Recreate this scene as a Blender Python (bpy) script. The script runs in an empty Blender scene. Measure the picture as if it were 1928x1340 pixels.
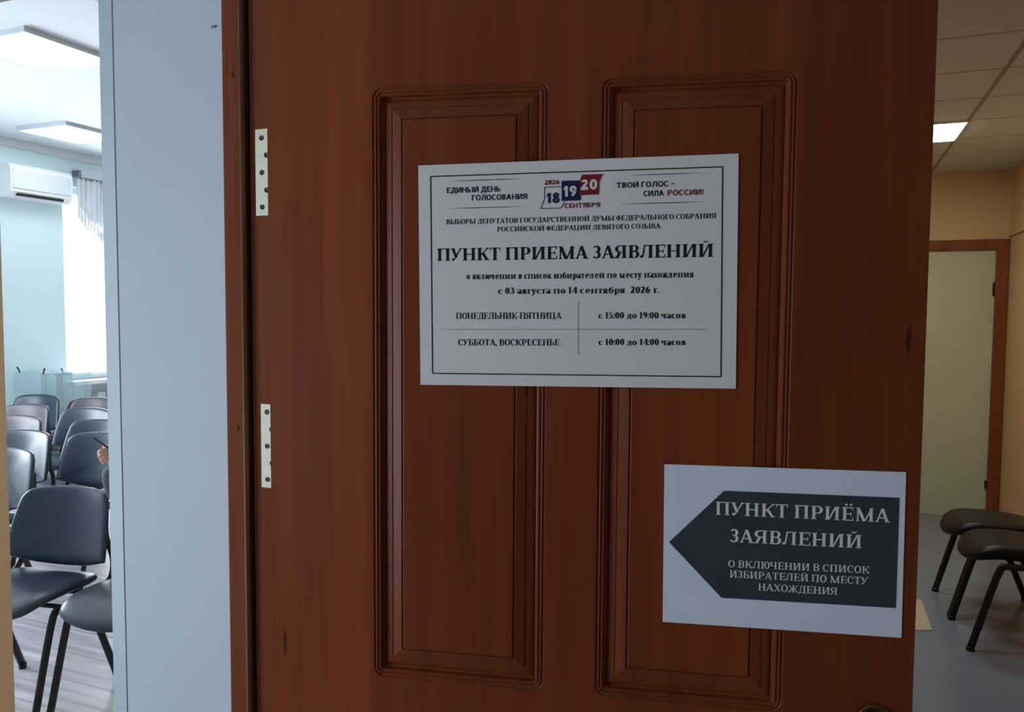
import bpy, bmesh, math, random
from mathutils import Vector, Matrix
random.seed(7)
sc = bpy.context.scene
COL = sc.collection
PI = math.pi
rad = math.radians

# ------------------------------------------------------------------ camera
E = 1.56                                   # eye height
F = 1474.5                                 # focal length in pixels of the 1928x1340 frame
RIGHT = Vector((.99997760, .00038198, .00668222))
DOWN = Vector((.00669312, -.05706990, -.99834775))
FWD = Vector((0, .99837011, -.05707118))
cam_d = bpy.data.cameras.new('camera')
cam = bpy.data.objects.new('camera', cam_d); COL.objects.link(cam)
cam_d.sensor_width = 36; cam_d.lens = F / 1928 * 36; cam_d.clip_start = .02; cam_d.clip_end = 60
cam.matrix_world = Matrix(((RIGHT.x, -DOWN.x, -FWD.x, 0), (RIGHT.y, -DOWN.y, -FWD.y, 0),
                           (RIGHT.z, -DOWN.z, -FWD.z, E), (0, 0, 0, 1)))
sc.camera = cam

# ------------------------------------------------------------------ view, sky
sc.view_settings.view_transform = 'Standard'; sc.view_settings.look = 'None'
sc.view_settings.exposure = 0; sc.view_settings.gamma = 1
wd = bpy.data.worlds.new('overcast_sky'); sc.world = wd; wd.use_nodes = True
wd.node_tree.nodes['Background'].inputs[0].default_value = (.86, .94, 1, 1)
wd.node_tree.nodes['Background'].inputs[1].default_value = 3.0

BETA = rad(22)                             # the building's axes are turned from the camera's
EX = Vector((math.cos(BETA), -math.sin(BETA), 0)); EC = Vector((math.sin(BETA), math.cos(BETA), 0))
def bw(X, c, z=0): return EX * X + EC * c + Vector((0, 0, z))      # building -> world

def area(name, loc, direction, sx, sy, power, color):
    l = bpy.data.lights.new(name, 'AREA'); l.shape = 'RECTANGLE'; l.size = sx; l.size_y = sy
    l.energy = power; l.color = color
    o = bpy.data.objects.new(name, l); COL.objects.link(o)
    o.location = loc; o.rotation_euler = Vector(direction).to_track_quat('-Z', 'Y').to_euler()
    return o
# daylight through the lobby's window (behind the camera on the left), the hall's window, plus an added hall fill
area('lobby_daylight', bw(-1.94, -.50, 1.28), EX * 1 + EC * .25, 1.15, 1.4, 23, (.80, .89, 1))
area('hall_daylight_fill', bw(-7.05, 2.3, 1.8), EX * 1 - Vector((0, 0, .15)), 1.8, 1.75, 175, (.84, .93, 1))  # fill lamp added to light the chairs, set in an unseen window
area('hall_daylight_fill', bw(-7.05, 6.75, 1.8), EX * 1 - Vector((0, 0, .15)), 2.1, 1.75, 125, (.84, .93, 1))

# ------------------------------------------------------------------ helpers
def mat(name): 
    m = bpy.data.materials.new(name); m.use_nodes = True
    return m, m.node_tree, m.node_tree.nodes['Principled BSDF']
def simple(name, col, rough=.6, spec=.5, metal=0, noise=0, nscale=20, bump=0, bscale=200, coat=0):
    m, t, b = mat(name)
    b.inputs['Base Color'].default_value = (*col, 1); b.inputs['Roughness'].default_value = rough
    b.inputs['Specular IOR Level'].default_value = spec; b.inputs['Metallic'].default_value = metal
    b.inputs['Coat Weight'].default_value = coat
    tc = t.nodes.new('ShaderNodeTexCoord')
    if noise:
        n = t.nodes.new('ShaderNodeTexNoise'); n.inputs['Scale'].default_value = nscale; n.inputs['Detail'].default_value = 4
        t.links.new(tc.outputs['Object'], n.inputs['Vector'])
        r = t.nodes.new('ShaderNodeValToRGB')
        r.color_ramp.elements[0].color = (*[c * (1 - noise) for c in col], 1)
        r.color_ramp.elements[1].color = (*[min(1, c * (1 + noise)) for c in col], 1)
        r.color_ramp.elements[0].position = .3; r.color_ramp.elements[1].position = .7
        t.links.new(n.outputs['Fac'], r.inputs[0]); t.links.new(r.outputs[0], b.inputs['Base Color'])
    if bump:
        n = t.nodes.new('ShaderNodeTexNoise'); n.inputs['Scale'].default_value = bscale
        t.links.new(tc.outputs['Object'], n.inputs['Vector'])
        bu = t.nodes.new('ShaderNodeBump'); bu.inputs['Strength'].default_value = bump; bu.inputs['Distance'].default_value = .002
        t.links.new(n.outputs['Fac'], bu.inputs['Height']); t.links.new(bu.outputs[0], b.inputs['Normal'])
    return m
def math_node(t, op, a, b=None):
    n = t.nodes.new('ShaderNodeMath'); n.operation = op
    for i, v in enumerate((a, b)):
        if v is None: continue
        if isinstance(v, (int, float)): n.inputs[i].default_value = v
        else: t.links.new(v, n.inputs[i])
    return n.outputs[0]
def wood(name, c0, c1, c2, rough=.42, knots=(), light_falloff=(), spec=.24):
    """vertical grained lacquered wood; knots = (x, z, rx, rz) dark eyes in object coordinates"""
    m, t, b = mat(name); N = t.nodes; L = t.links
    tc = N.new('ShaderNodeTexCoord')
    def noise(sx, sy, sz, scale, detail):
        mp = N.new('ShaderNodeMapping'); mp.inputs['Scale'].default_value = (sx, sy, sz); L.new(tc.outputs['Object'], mp.inputs[0])
        n = N.new('ShaderNodeTexNoise'); n.inputs['Scale'].default_value = scale; n.inputs['Detail'].default_value = detail
        L.new(mp.outputs[0], n.inputs['Vector']); return n.outputs['Fac']
    big = noise(1, 1, .25, 5, 2); fine = noise(1, 1, .018, 170, 3); mid = noise(1, 1, .03, 34, 3)
    f = math_node(t, 'ADD', math_node(t, 'MULTIPLY', big, .40), math_node(t, 'ADD', math_node(t, 'MULTIPLY', mid, .38), math_node(t, 'MULTIPLY', fine, .22)))
    r = N.new('ShaderNodeValToRGB'); r.color_ramp.elements[0].position = .34; r.color_ramp.elements[1].position = .66
    r.color_ramp.elements[0].color = (*c0, 1); r.color_ramp.elements[1].color = (*c2, 1)
    e = r.color_ramp.elements.new(.5); e.color = (*c1, 1)
    L.new(f, r.inputs[0]); col = r.outputs[0]
    sep = N.new('ShaderNodeSeparateXYZ'); L.new(tc.outputs['Object'], sep.inputs[0])
    for x0, x1, k in light_falloff:                 # light falloff painted in as tone steps across the width
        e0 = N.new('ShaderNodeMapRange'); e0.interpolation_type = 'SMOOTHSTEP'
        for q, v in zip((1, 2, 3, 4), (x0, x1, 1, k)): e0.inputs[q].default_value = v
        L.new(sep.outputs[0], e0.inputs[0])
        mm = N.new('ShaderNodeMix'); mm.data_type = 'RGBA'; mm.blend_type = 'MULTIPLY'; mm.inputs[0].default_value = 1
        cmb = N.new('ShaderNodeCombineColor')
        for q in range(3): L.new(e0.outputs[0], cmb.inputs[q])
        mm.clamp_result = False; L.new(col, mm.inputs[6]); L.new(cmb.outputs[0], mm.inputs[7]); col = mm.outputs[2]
    for (kx, kz, rx, rz) in knots:
        dx = math_node(t, 'DIVIDE', math_node(t, 'SUBTRACT', sep.outputs[0], kx), rx)
        dz = math_node(t, 'DIVIDE', math_node(t, 'SUBTRACT', sep.outputs[2], kz), rz)
        d = math_node(t, 'ADD', math_node(t, 'MULTIPLY', dx, dx), math_node(t, 'MULTIPLY', dz, dz))
        mr = N.new('ShaderNodeMapRange'); mr.inputs[1].default_value = .35; mr.inputs[2].default_value = 1.1
        mr.inputs[3].default_value = .8; mr.inputs[4].default_value = 0; L.new(d, mr.inputs[0])
        mx = N.new('ShaderNodeMix'); mx.data_type = 'RGBA'; L.new(mr.outputs[0], mx.inputs[0]); L.new(col, mx.inputs[6])
        mx.inputs[7].default_value = (.02, .006, .004, 1); col = mx.outputs[2]
    L.new(col, b.inputs['Base Color']); b.inputs['Roughness'].default_value = rough
    b.inputs['Specular IOR Level'].default_value = spec
    bu = N.new('ShaderNodeBump'); bu.inputs['Strength'].default_value = .12; bu.inputs['Distance'].default_value = .001
    L.new(fine, bu.inputs['Height']); L.new(bu.outputs[0], b.inputs['Normal'])
    return m
def emit(name, col, s):
    m = bpy.data.materials.new(name); m.use_nodes = True; t = m.node_tree
    b = t.nodes['Principled BSDF']; b.inputs['Base Color'].default_value = (.9, .9, .9, 1)
    b.inputs['Emission Color'].default_value = (*col, 1); b.inputs['Emission Strength'].default_value = s
    return m

class MB:
    """collects shapes and links them as one mesh object"""
    def __init__(s): s.b = bmesh.new()
    def box(s, x0, y0, z0, x1, y1, z1, bev=0):
        vs = [s.b.verts.new(p) for p in ((x0, y0, z0), (x1, y0, z0), (x1, y1, z0), (x0, y1, z0), (x0, y0, z1), (x1, y0, z1), (x1, y1, z1), (x0, y1, z1))]
        fs = [s.b.faces.new([vs[i] for i in f]) for f in ((3, 2, 1, 0), (4, 5, 6, 7), (0, 1, 5, 4), (1, 2, 6, 5), (2, 3, 7, 6), (3, 0, 4, 7))]
        if bev:
            es = list({e for f in fs for e in f.edges})
            bmesh.ops.bevel(s.b, geom=es, offset=bev, segments=2, affect='EDGES', profile=.5)
        return s
    def prism(s, pts, z0, z1):
        a = [s.b.verts.new((x, y, z0)) for x, y in pts]; c = [s.b.verts.new((x, y, z1)) for x, y in pts]
        n = len(pts); s.b.faces.new(a[::-1]); s.b.faces.new(c)
        for i in range(n): s.b.faces.new((a[i], a[(i + 1) % n], c[(i + 1) % n], c[i]))
        return s
    def tube(s, path, rx, ry=None, seg=10, smooth=True, n=5, up=(1, 0, 0)):
        """sweep of an ellipse (rx along `up`, ry across it) along a smoothed path; rx may be a list"""
        P = [Vector(p) for p in path]; radii = rx if isinstance(rx, (list, tuple)) else [rx] * len(P)
        if smooth and len(P) > 2:
            Q, RR = [], []
            for i in range(len(P) - 1):
                p0, p1, p2, p3 = P[max(i - 1, 0)], P[i], P[i + 1], P[min(i + 2, len(P) - 1)]
                for k in range(n):
                    t = k / n
                    Q.append(.5 * (2 * p1 + (p2 - p0) * t + (2 * p0 - 5 * p1 + 4 * p2 - p3) * t * t + (3 * p1 - p0 - 3 * p2 + p3) * t ** 3))
                    RR.append(radii[i] * (1 - t) + radii[i + 1] * t)
            Q.append(P[-1]); RR.append(radii[-1])
        else: Q, RR = P, list(radii)
        rings = []
        for i, q in enumerate(Q):
            d = (Q[min(i + 1, len(Q) - 1)] - Q[max(i - 1, 0)]).normalized()
            u = Vector(up); u = (u - d * u.dot(d))
            if u.length < 1e-4: u = d.orthogonal()
            u.normalize(); w = d.cross(u); k = (ry / RR[0]) if ry else 1
            rings.append([s.b.verts.new(q + u * math.cos(a) * RR[i] + w * math.sin(a) * RR[i] * k) for a in [2 * PI * j / seg for j in range(seg)]])
        for a, c in zip(rings, rings[1:]):
            for j in range(seg): s.b.faces.new((a[j], a[(j + 1) % seg], c[(j + 1) % seg], c[j]))
        s.b.faces.new(rings[0][::-1]); s.b.faces.new(rings[-1])
        return s
    def lathe(s, prof, axis_o=(0, 0, 0), axis='y', seg=32):
        rings = []
        for r, h in prof:
            ring = []
            for j in range(seg):
                a = 2 * PI * j / seg; p = (r * math.cos(a), h, r * math.sin(a)) if axis == 'y' else (r * math.cos(a), r * math.sin(a), h)
                ring.append(s.b.verts.new(Vector(p) + Vector(axis_o)))
            rings.append(ring)
        for a, c in zip(rings, rings[1:]):
            for j in range(seg): s.b.faces.new((a[j], a[(j + 1) % seg], c[(j + 1) % seg], c[j]))
        s.b.faces.new(rings[0][::-1]); s.b.faces.new(rings[-1])
        return s
    def poly(s, pts):
        f = s.b.faces.new([s.b.verts.new(p) for p in pts]); return s
    def build(s, name, m, parent=None, smooth=False, angle=None):
        bmesh.ops.recalc_face_normals(s.b, faces=s.b.faces)
        me = bpy.data.meshes.new(name); s.b.to_mesh(me); s.b.free()
        me.materials.append(m)
        if smooth:
            for p in me.polygons: p.use_smooth = True
            if angle is not None: me.set_sharp_from_angle(angle=rad(angle))
        o = bpy.data.objects.new(name, me); COL.objects.link(o)
        if parent: o.parent = parent
        return o
def empty(name, loc=(0, 0, 0), rz=0):
    o = bpy.data.objects.new(name, None); COL.objects.link(o); o.location = loc; o.rotation_euler = (0, 0, rz)
    o.empty_display_size = .1
    return o
def tag(o, label=None, cat=None, group=None, kind=None):
    if label: o['label'] = label
    if cat: o['category'] = cat
    if group: o['group'] = group
    if kind: o['kind'] = kind
    return o
def struct(o, label, cat):
    return tag(o, label, cat, kind='structure')
def copy_tree(o, parent=None):
    c = o.copy(); COL.objects.link(c)
    if parent: c.parent = parent; c.matrix_parent_inverse = o.matrix_parent_inverse.copy()
    for ch in [x for x in COL.objects if x.parent == o]: copy_tree(ch, c)
    return c
def in_building(o): o.rotation_euler = (0, 0, -BETA); return o     # mesh given in building coordinates

# ------------------------------------------------------------------ materials
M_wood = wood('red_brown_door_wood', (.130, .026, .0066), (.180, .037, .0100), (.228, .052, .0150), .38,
              light_falloff=((.172, .136, 1.28), (.685, .725, .78)), knots=((.8462, E - .0322, .0035, .0215), (.0192, E - .4812, .0028, .0225)))
M_case = wood('casing_wood', (.145, .036, .014), (.19, .050, .020), (.24, .068, .028), .7, spec=.08)
M_bead = wood('bead_wood', (.20, .10, .055), (.24, .125, .07), (.28, .15, .085), .4)
M_dark = simple('shadow_gap_wood', (.035, .014, .008), .6, .3)
M_white = simple('white_wall_paint', (.53, .59, .655), .6, .3, noise=.025, nscale=3, bump=.06, bscale=90)
M_trimw = simple('white_plastic_trim', (.52, .60, .65), .4, .4)
M_hallwall = simple('pale_blue_wall_paint', (.70, .85, .88), .6, .4, noise=.02, nscale=2)
M_hallceil = simple('white_ceiling_paint', (.68, .71, .73), .7, .3, noise=.01, nscale=2)
M_peach = simple('peach_wall_paint', (.62, .42, .22), .6, .4, noise=.03, nscale=3)
M_lobby = simple('lobby_wall_paint', (.20, .19, .18), .7, .3, noise=.02, nscale=3)
M_plastic = simple('white_plastic', (.80, .83, .84), .35, .5)
M_steel = simple('brass_plated_hinge', (.80, .78, .60), .5, .5, metal=0, noise=.05, nscale=60)
M_hole = simple('screw_dark', (.012, .011, .008), .5, .4)
M_leather = simple('blue_black_leatherette', (.013, .029, .050), .33, .5, noise=.15, nscale=9, bump=.15, bscale=260)
M_leather2 = simple('dark_plum_leatherette', (.052, .046, .058), .40, .40, noise=.15, nscale=9, bump=.15, bscale=260)
M_leather3 = simple('black_leatherette', (.007, .0075, .007), .40, .25, noise=.15, nscale=9, bump=.15, bscale=260)
M_red = simple('dark_red_fabric', (.10, .018, .022), .7, .3)
M_frame = simple('black_tube', (.008, .008, .010), .38, .5)
M_pipe = simple('pale_piping', (.16, .19, .22), .45, .5)
M_skin = simple('skin', (.86, .56, .49), .5, .4, noise=.08, nscale=30)
M_cloth = simple('grey_jersey', (.13, .14, .165), .85, .2, noise=.1, nscale=60)
M_trouser = simple('dark_trousers', (.03, .033, .045), .85, .2)
M_hair = simple('dark_hair', (.03, .02, .014), .6, .3)
M_phone = simple('black_phone', (.01, .012, .015), .25, .5)
M_paper = simple('white_paper', (.70, .685, .70), .75, .2, noise=.012, nscale=14)
M_paper2 = simple('bluish_white_paper', (.66, .73, .86), .75, .2, noise=.02, nscale=9)
M_ink = simple('black_ink', (.012, .012, .014), .75, .2)
M_rule = simple('grey_rule', (.24, .24, .25), .75, .2)
M_navy = simple('navy_ink', (.011, .016, .075), .75, .2)
M_navyt = simple('navy_text_ink', (.018, .021, .062), .75, .2)
M_redp = simple('red_print', (.20, .012, .020), .75, .2)
M_redt = simple('red_text_ink', (.19, .022, .036), .75, .2)
M_arrow = simple('charcoal_print', (.038, .045, .064), .7, .25, noise=.06, nscale=20)
M_arrowt = simple('arrow_lettering', (.74, .76, .80), .75, .2)
M_fdoor = simple('pale_green_door_paint', (.49, .51, .37), .5, .4, noise=.03, nscale=3)
M_fframe = wood('brown_frame_wood', (.16, .04, .012), (.21, .055, .018), (.25, .07, .024), .45)
M_tan = wood('tan_door_wood', (.56, .42, .28), (.62, .47, .33), (.67, .52, .37), .5)
M_brass = simple('worn_brass', (.45, .33, .17), .3, .5, metal=1)
M_darkmetal = simple('dark_bronze', (.05, .035, .025), .32, .5, metal=.6)
M_radi = simple('grey_radiator', (.50, .55, .58), .4, .4)
M_patch = simple('pale_beige', (.50, .46, .32), .5, .4)

def glass_mat(name, col, alpha):
    m, t, b = mat(name); N = t.nodes
    tr = N.new('ShaderNodeBsdfTransparent'); tr.inputs[0].default_value = (*col, 1)
    b.inputs['Base Color'].default_value = (*col, 1); b.inputs['Roughness'].default_value = .08
    mx = N.new('ShaderNodeMixShader'); mx.inputs[0].default_value = alpha
    t.links.new(tr.outputs[0], mx.inputs[1]); t.links.new(b.outputs[0], mx.inputs[2])
    t.links.new(mx.outputs[0], N['Material Output'].inputs[0])
    return m
M_glass = glass_mat('window_glass', (.93, .98, 1), .08)
M_acryl = glass_mat('clear_acrylic', (.90, .95, .96), .14)
M_sheer = glass_mat('sheer_curtain', (.74, .78, .82), .85)

# laminate floor of the hall: pale grey planks
def plank_mat():
    m, t, b = mat('pale_laminate_planks'); N = t.nodes; L = t.links
    tc = N.new('ShaderNodeTexCoord')
    br = N.new('ShaderNodeTexBrick'); br.inputs['Scale'].default_value = 1; br.inputs['Brick Width'].default_value = 1.25
    br.inputs['Row Height'].default_value = .19; br.inputs['Mortar Size'].default_value = .0022
    br.inputs['Color1'].default_value = (.60, .57, .59, 1); br.inputs['Color2'].default_value = (.52, .50, .53, 1); br.inputs['Mortar'].default_value = (.22, .21, .22, 1)
    L.new(tc.outputs['Object'], br.inputs['Vector'])
    mp = N.new('ShaderNodeMapping'); mp.inputs['Scale'].default_value = (.08, 1, 1); L.new(tc.outputs['Object'], mp.inputs[0])
    n = N.new('ShaderNodeTexNoise'); n.inputs['Scale'].default_value = 22; n.inputs['Detail'].default_value = 5; L.new(mp.outputs[0], n.inputs['Vector'])
    r = N.new('ShaderNodeValToRGB'); r.color_ramp.elements[0].color = (.62, .60, .62, 1); r.color_ramp.elements[1].color = (1.2, 1.2, 1.22, 1)
    r.color_ramp.elements[0].position = .32; r.color_ramp.elements[1].position = .68
    L.new(n.outputs['Fac'], r.inputs[0])
    mx = N.new('ShaderNodeMix'); mx.data_type = 'RGBA'; mx.blend_type = 'MULTIPLY'; mx.inputs[0].default_value = 1
    L.new(br.outputs['Color'], mx.inputs[6]); L.new(r.outputs[0], mx.inputs[7]); L.new(mx.outputs[2], b.inputs['Base Color'])
    b.inputs['Roughness'].default_value = .34
    return m
M_planks = plank_mat()
def lino_mat():
    m, t, b = mat('polished_grey_linoleum'); N = t.nodes; L = t.links
    tc = N.new('ShaderNodeTexCoord')
    n = N.new('ShaderNodeTexNoise'); n.inputs['Scale'].default_value = 5; n.inputs['Detail'].default_value = 6; L.new(tc.outputs['Object'], n.inputs['Vector'])
    r = N.new('ShaderNodeValToRGB'); r.color_ramp.elements[0].color = (.16, .19, .26, 1); r.color_ramp.elements[1].color = (.215, .25, .325, 1)
    L.new(n.outputs['Fac'], r.inputs[0]); L.new(r.outputs[0], b.inputs['Base Color'])
    b.inputs['Roughness'].default_value = .22; b.inputs['Specular IOR Level'].default_value = .5
    return m
M_lino = lino_mat()
def tile_mat():
    """suspended ceiling: 0.6 x 0.5 panels with dark seams, in building coordinates"""
    m, t, b = mat('suspended_ceiling_tiles'); N = t.nodes; L = t.links
    tc = N.new('ShaderNodeTexCoord'); sp = N.new('ShaderNodeSeparateXYZ'); L.new(tc.outputs['Object'], sp.inputs[0])
    def seam(out, off, step, w):
        a = math_node(t, 'DIVIDE', math_node(t, 'SUBTRACT', out, off), step)
        fr = math_node(t, 'ABSOLUTE', math_node(t, 'SUBTRACT', math_node(t, 'FRACT', a), .5))
        return math_node(t, 'GREATER_THAN', fr, .5 - w / step)
    s = math_node(t, 'MAXIMUM', seam(sp.outputs[0], .685, .60, .011), seam(sp.outputs[1], 5.02, .50, .007))
    n = N.new('ShaderNodeTexNoise'); n.inputs['Scale'].default_value = 60; L.new(tc.outputs['Object'], n.inputs['Vector'])
    r = N.new('ShaderNodeValToRGB'); r.color_ramp.elements[0].color = (.56, .59, .61, 1); r.color_ramp.elements[1].color = (.62, .66, .68, 1)
    L.new(n.outputs['Fac'], r.inputs[0])
    mx = N.new('ShaderNodeMix'); mx.data_type = 'RGBA'; L.new(s, mx.inputs[0]); L.new(r.outputs[0], mx.inputs[6]); mx.inputs[7].default_value = (.30, .28, .25, 1)
    L.new(mx.outputs[2], b.inputs['Base Color']); b.inputs['Roughness'].default_value = .85
    return m
M_tiles = tile_mat()

# ------------------------------------------------------------------ setting (building coordinates: x across, y along the corridor)
HC, CC = 3.12, 2.63                       # ceiling heights: hall, corridor and lobby
XW = -7.09                                # the hall's window wall
C0 = .93                                  # wall between lobby and hall: centre
def S(name, mb, m, label, cat, parent=None): return struct(in_building(mb.build(name, m, parent)), label, cat)
S('floor', MB().box(-.80, -2.6, -.1, 1.35, 7.0, 0), M_lino, 'polished grey linoleum floor of the corridor and lobby right of the door', 'floor')
S('floor', MB().box(-2.4, -2.6, -.1, -.80, .86, 0), M_lino, 'grey linoleum floor of the lobby in front of the white pier', 'floor')
S('floor', MB().box(-7.3, .86, -.1, -.80, 9.0, 0), M_planks, 'pale grey laminate floor of the hall with the rows of chairs', 'floor')
S('ceiling', MB().box(-7.3, 1.0, HC, -.80, 9.0, HC + .1), M_hallceil, 'white ceiling of the hall with square light panels', 'ceiling')
S('ceiling', MB().box(-2.4, -2.6, CC, 1.35, 7.0, CC + .1), M_tiles, 'tiled suspended ceiling over the corridor', 'ceiling')
S('wall_right', MB().box(1.23, -2.6, 0, 1.35, 7.0, CC), M_peach, 'peach corridor wall behind the two chairs', 'wall')
S('wall_far', MB().box(-.74, 6.80, 0, .40, 6.92, CC).box(1.20, 6.80, 0, 1.23, 6.92, CC).box(.40, 6.80, 2.10, 1.20, 6.92, CC),
  M_peach, 'peach end wall of the corridor around the pale door', 'wall')
S('wall_middle', MB().box(-.80, 1.05, 0, -.74, 9.0, HC), M_peach, 'wall between the corridor and the hall, hidden behind the brown door', 'wall')
WC0, WC1 = 5.60, 7.90
S('wall_left', MB().box(XW - .2, .86, 0, XW, 1.35, HC).box(XW - .2, 3.25, 0, XW, WC0, HC).box(XW - .2, 1.35, 0, XW, 3.25, .83).box(XW - .2, 1.35, 2.78, XW, 3.25, HC).box(XW - .2, WC1, 0, XW, 9.0, HC).box(XW - .2, WC0, 0, XW, WC1, .83).box(XW - .2, WC0, 2.78, XW, WC1, HC),
  M_hallwall, 'pale blue window wall of the hall behind the air conditioner', 'wall')
S('wall_end', MB().box(-7.3, 9.0, 0, -.74, 9.1, HC), M_hallwall, 'pale blue end wall of the hall', 'wall')
S('wall_back', MB().box(-2.4, -2.72, 0, 1.35, -2.6, CC), M_lobby, 'lobby wall behind the camera', 'wall')
S('wall_side', MB().box(-2.1, -2.6, 0, -1.95, -1.25, CC).box(-2.1, .15, 0, -1.95, .84, CC).box(-2.1, -1.25, 0, -1.95, .15, .5).box(-2.1, -1.25, 2.12, -1.95, .15, CC),
  M_lobby, 'lobby wall with the window left of the camera', 'wall')

# --- frame profile coordinates: plane through the hinge side, s along EX, n towards the lobby
P0 = Vector((-.3497, 1.128, 0))
def frame_s(px, n, y=670):
    d = RIGHT * ((px - 964) / F) + DOWN * ((y - 670) / F) + FWD
    q = P0 - EC * n; t = q.dot(EC) / d.dot(EC); return (d * t - q).dot(EX)
B0x, B0c = P0.dot(EX), P0.dot(EC)
def fp(px, n): return (B0x + frame_s(px, n), B0c - n)               # building point on the plane n in front of the frame strip
def fx(px, n): return fp(px, n)[0]
c_face = B0c - .006                                                  # pier face
pier_l, pier_r = fx(214, .006), fx(428, .006)
# pier between the two doorways
S('wall_front', MB().box(pier_l - .03 + .03, c_face, 0, fx(440, .0), c_face + .14, CC).box(-2.4, c_face, 0, -1.93, c_face + .14, CC)
  .box(-1.93, c_face, 2.14, pier_l, c_face + .14, CC).box(fx(440, .0), c_face, 2.12, 1.23, c_face + .14, CC)
  .box(-7.3, c_face + .02, 0, -2.4, c_face + .14, HC).box(-2.4, c_face + .02, CC, -.74, c_face + .14, HC),
  M_white, 'white painted pier left of the brown door', 'wall')
S('trim_1', MB().box(fx(199.5, .008), c_face - .0016, 0, fx(224, .008), c_face, 2.14, .0006), M_trimw, 'thin white corner strip on the left edge of the white pier', 'trim')
nail = MB().box(fx(401, .014), c_face - .002, E + .405, fx(409, .014), c_face, E + .408).build('wall_mark', M_rule)
tag(in_building(nail), 'tiny grey scuff high on the white pier beside the brown casing', 'mark')

# --- door frame (casing, bead, recess, rebate strip)
def z_at(py, px, c):                                                   # height of an image row on the plane c of the building
    d = RIGHT * ((px - 964) / F) + DOWN * ((py - 670) / F) + FWD
    t = c / d.dot(EC); return E + d.z * t
M_case = wood('casing_wood', (.145, .036, .014), (.19, .050, .020), (.24, .068, .028), .7, spec=.08, knots=[(fx(px, .012), z_at(py, px, B0c - .012), .0032, .0055) for px, py in ((446, 140), (447, 806))])
frame = in_building(MB().prism([fp(426, .0), fp(426, .010), fp(427.5, .012), fp(457, .012), fp(459, .010), (fx(459, .010), B0c + .03), (fx(426, .0), B0c + .03)], 0, 2.12)
                    .build('trim_2', M_case))
struct(frame, 'red brown wooden casing beside the white pier on the hinge side of the door', 'trim')
def fchild(name, mb, m, smooth=False):
    o = mb.build(name, m, frame, smooth); return o
END = fx(507, 0) + .006
fchild('bead', MB().tube([(fx(461.5, .009), B0c - .009, 0), (fx(461.5, .009), B0c - .009, 2.12)], .0030, .005, smooth=False, seg=12), M_bead, True)
fchild('recess', MB().box(fx(462, 0), B0c + .006, 0, fx(479, 0), B0c + .03, 2.12), M_dark)
fchild('rebate_strip', MB().box(fx(476.5, 0), B0c, 0, END, B0c + .03, 2.12, .001), M_case)
fchild('bead', MB().tube([(fx(476.5, .001), B0c + .0005, 0), (fx(476.5, .001), B0c + .0005, 2.12)], .0014, smooth=False, seg=8), M_bead, True)
for (y0, y1, holes, halves, xl) in ((243, 406, (260, 325, 390), (292, 358), 485.0), (760, 917, (775, 839, 901.5), (807.5, 871), 489.5)):
    zt, zb = z_at(y0, xl + 10, B0c), z_at(y1, xl + 10, B0c); x0 = fx(xl, .002)
    h = MB().box(x0, B0c - .002, zb, END, B0c, zt, .0006).build('hinge', M_steel, frame)
    h['label'] = 'pale brass plated hinge leaf with screws'
    for px, ys, r in ((xl + 12, holes, .0036), (xl + 20.8, halves, .0038)):
        for y in ys:
            MB().lathe([(r, 0), (r, -.0009), (r * .6, -.0004), (.0004, -.0002)], (fx(px, .002), B0c - .002, z_at(y, px, B0c)), seg=16).build('screw', M_hole, h)

# ------------------------------------------------------------------ the door leaf, local x along its width from the hinge edge, -y faces the lobby
PHI, DW, DT = .17241, .8658, .040
door_loc = Vector((-.34436, 1.11095, 0))
door = empty('door_1', door_loc, -PHI)
struct(door, 'large red brown panelled wooden door leaf with two paper notices', 'door')
PAN = ((.1535, .39598), (.46546, .70823)); PT, PB = E + .30126, E - .518
def rrect(x0, x1, z0, z1, r, n=6):
    pts = []
    for cx, cz, a0 in ((x1 - r, z1 - r, 0), (x0 + r, z1 - r, 90), (x0 + r, z0 + r, 180), (x1 - r, z0 + r, 270)):
        for k in range(n + 1):
            a = rad(a0 + 90 * k / n); pts.append((cx + r * math.cos(a), cz + r * math.sin(a)))
    return pts
mb = MB()
z0, z1 = .012, 2.09
LOW = ((.30, .86),)                                                    # lower panels below the picture
loops = [[(x0, zz0), (x1, zz0), (x1, zz1), (x0, zz1)] for x0, x1, zz0, zz1 in ((0, DW, z0, z1),)]
holes_ = [(a, b_, PB, PT) for a, b_ in PAN] + [(a, b_, .16, .90) for a, b_ in PAN]
R0 = .0145
edges = []
def add_loop(pts):
    vs = [mb.b.verts.new((x, 0, z)) for x, z in pts]
    for i in range(len(vs)): edges.append(mb.b.edges.new((vs[i], vs[(i + 1) % len(vs)])))
    return vs
outer = add_loop([(0, z0), (DW, z0), (DW, z1), (0, z1)])
for a, b_, c, d in holes_: add_loop(rrect(a, b_, c, d, R0))
bmesh.ops.triangle_fill(mb.b, use_beauty=True, edges=edges)
back = [mb.b.verts.new((x, DT, z)) for x, z in ((0, z0), (DW, z0), (DW, z1), (0, z1))]
mb.b.faces.new(back)
for i in range(4): mb.b.faces.new((outer[i], outer[(i + 1) % 4], back[(i + 1) % 4], back[i]))
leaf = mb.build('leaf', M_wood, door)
PROF = [(0, 0), (.0004, -.0014), (.0015, -.0022), (.0030, -.0020), (.0036, -.0006), (.0046, -.0002), (.0056, -.0006), (.0062, -.0024), (.0074, -.0024),
        (.0082, -.0012), (.0098, -.0012), (.0108, -.0030), (.0116, -.0095), (.0140, -.0105), (.0150, -.0095), (.019, -.0078), (.0255, -.0062), (.0262, -.0068), (.0272, -.0068), (.0280, -.0052),
        (.034, -.0034), (.0405, -.0016), (.0410, -.0018), (.0414, -.0034), (.0428, -.0034), (.0434, -.0006), (.0444, -.0002)]
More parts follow.
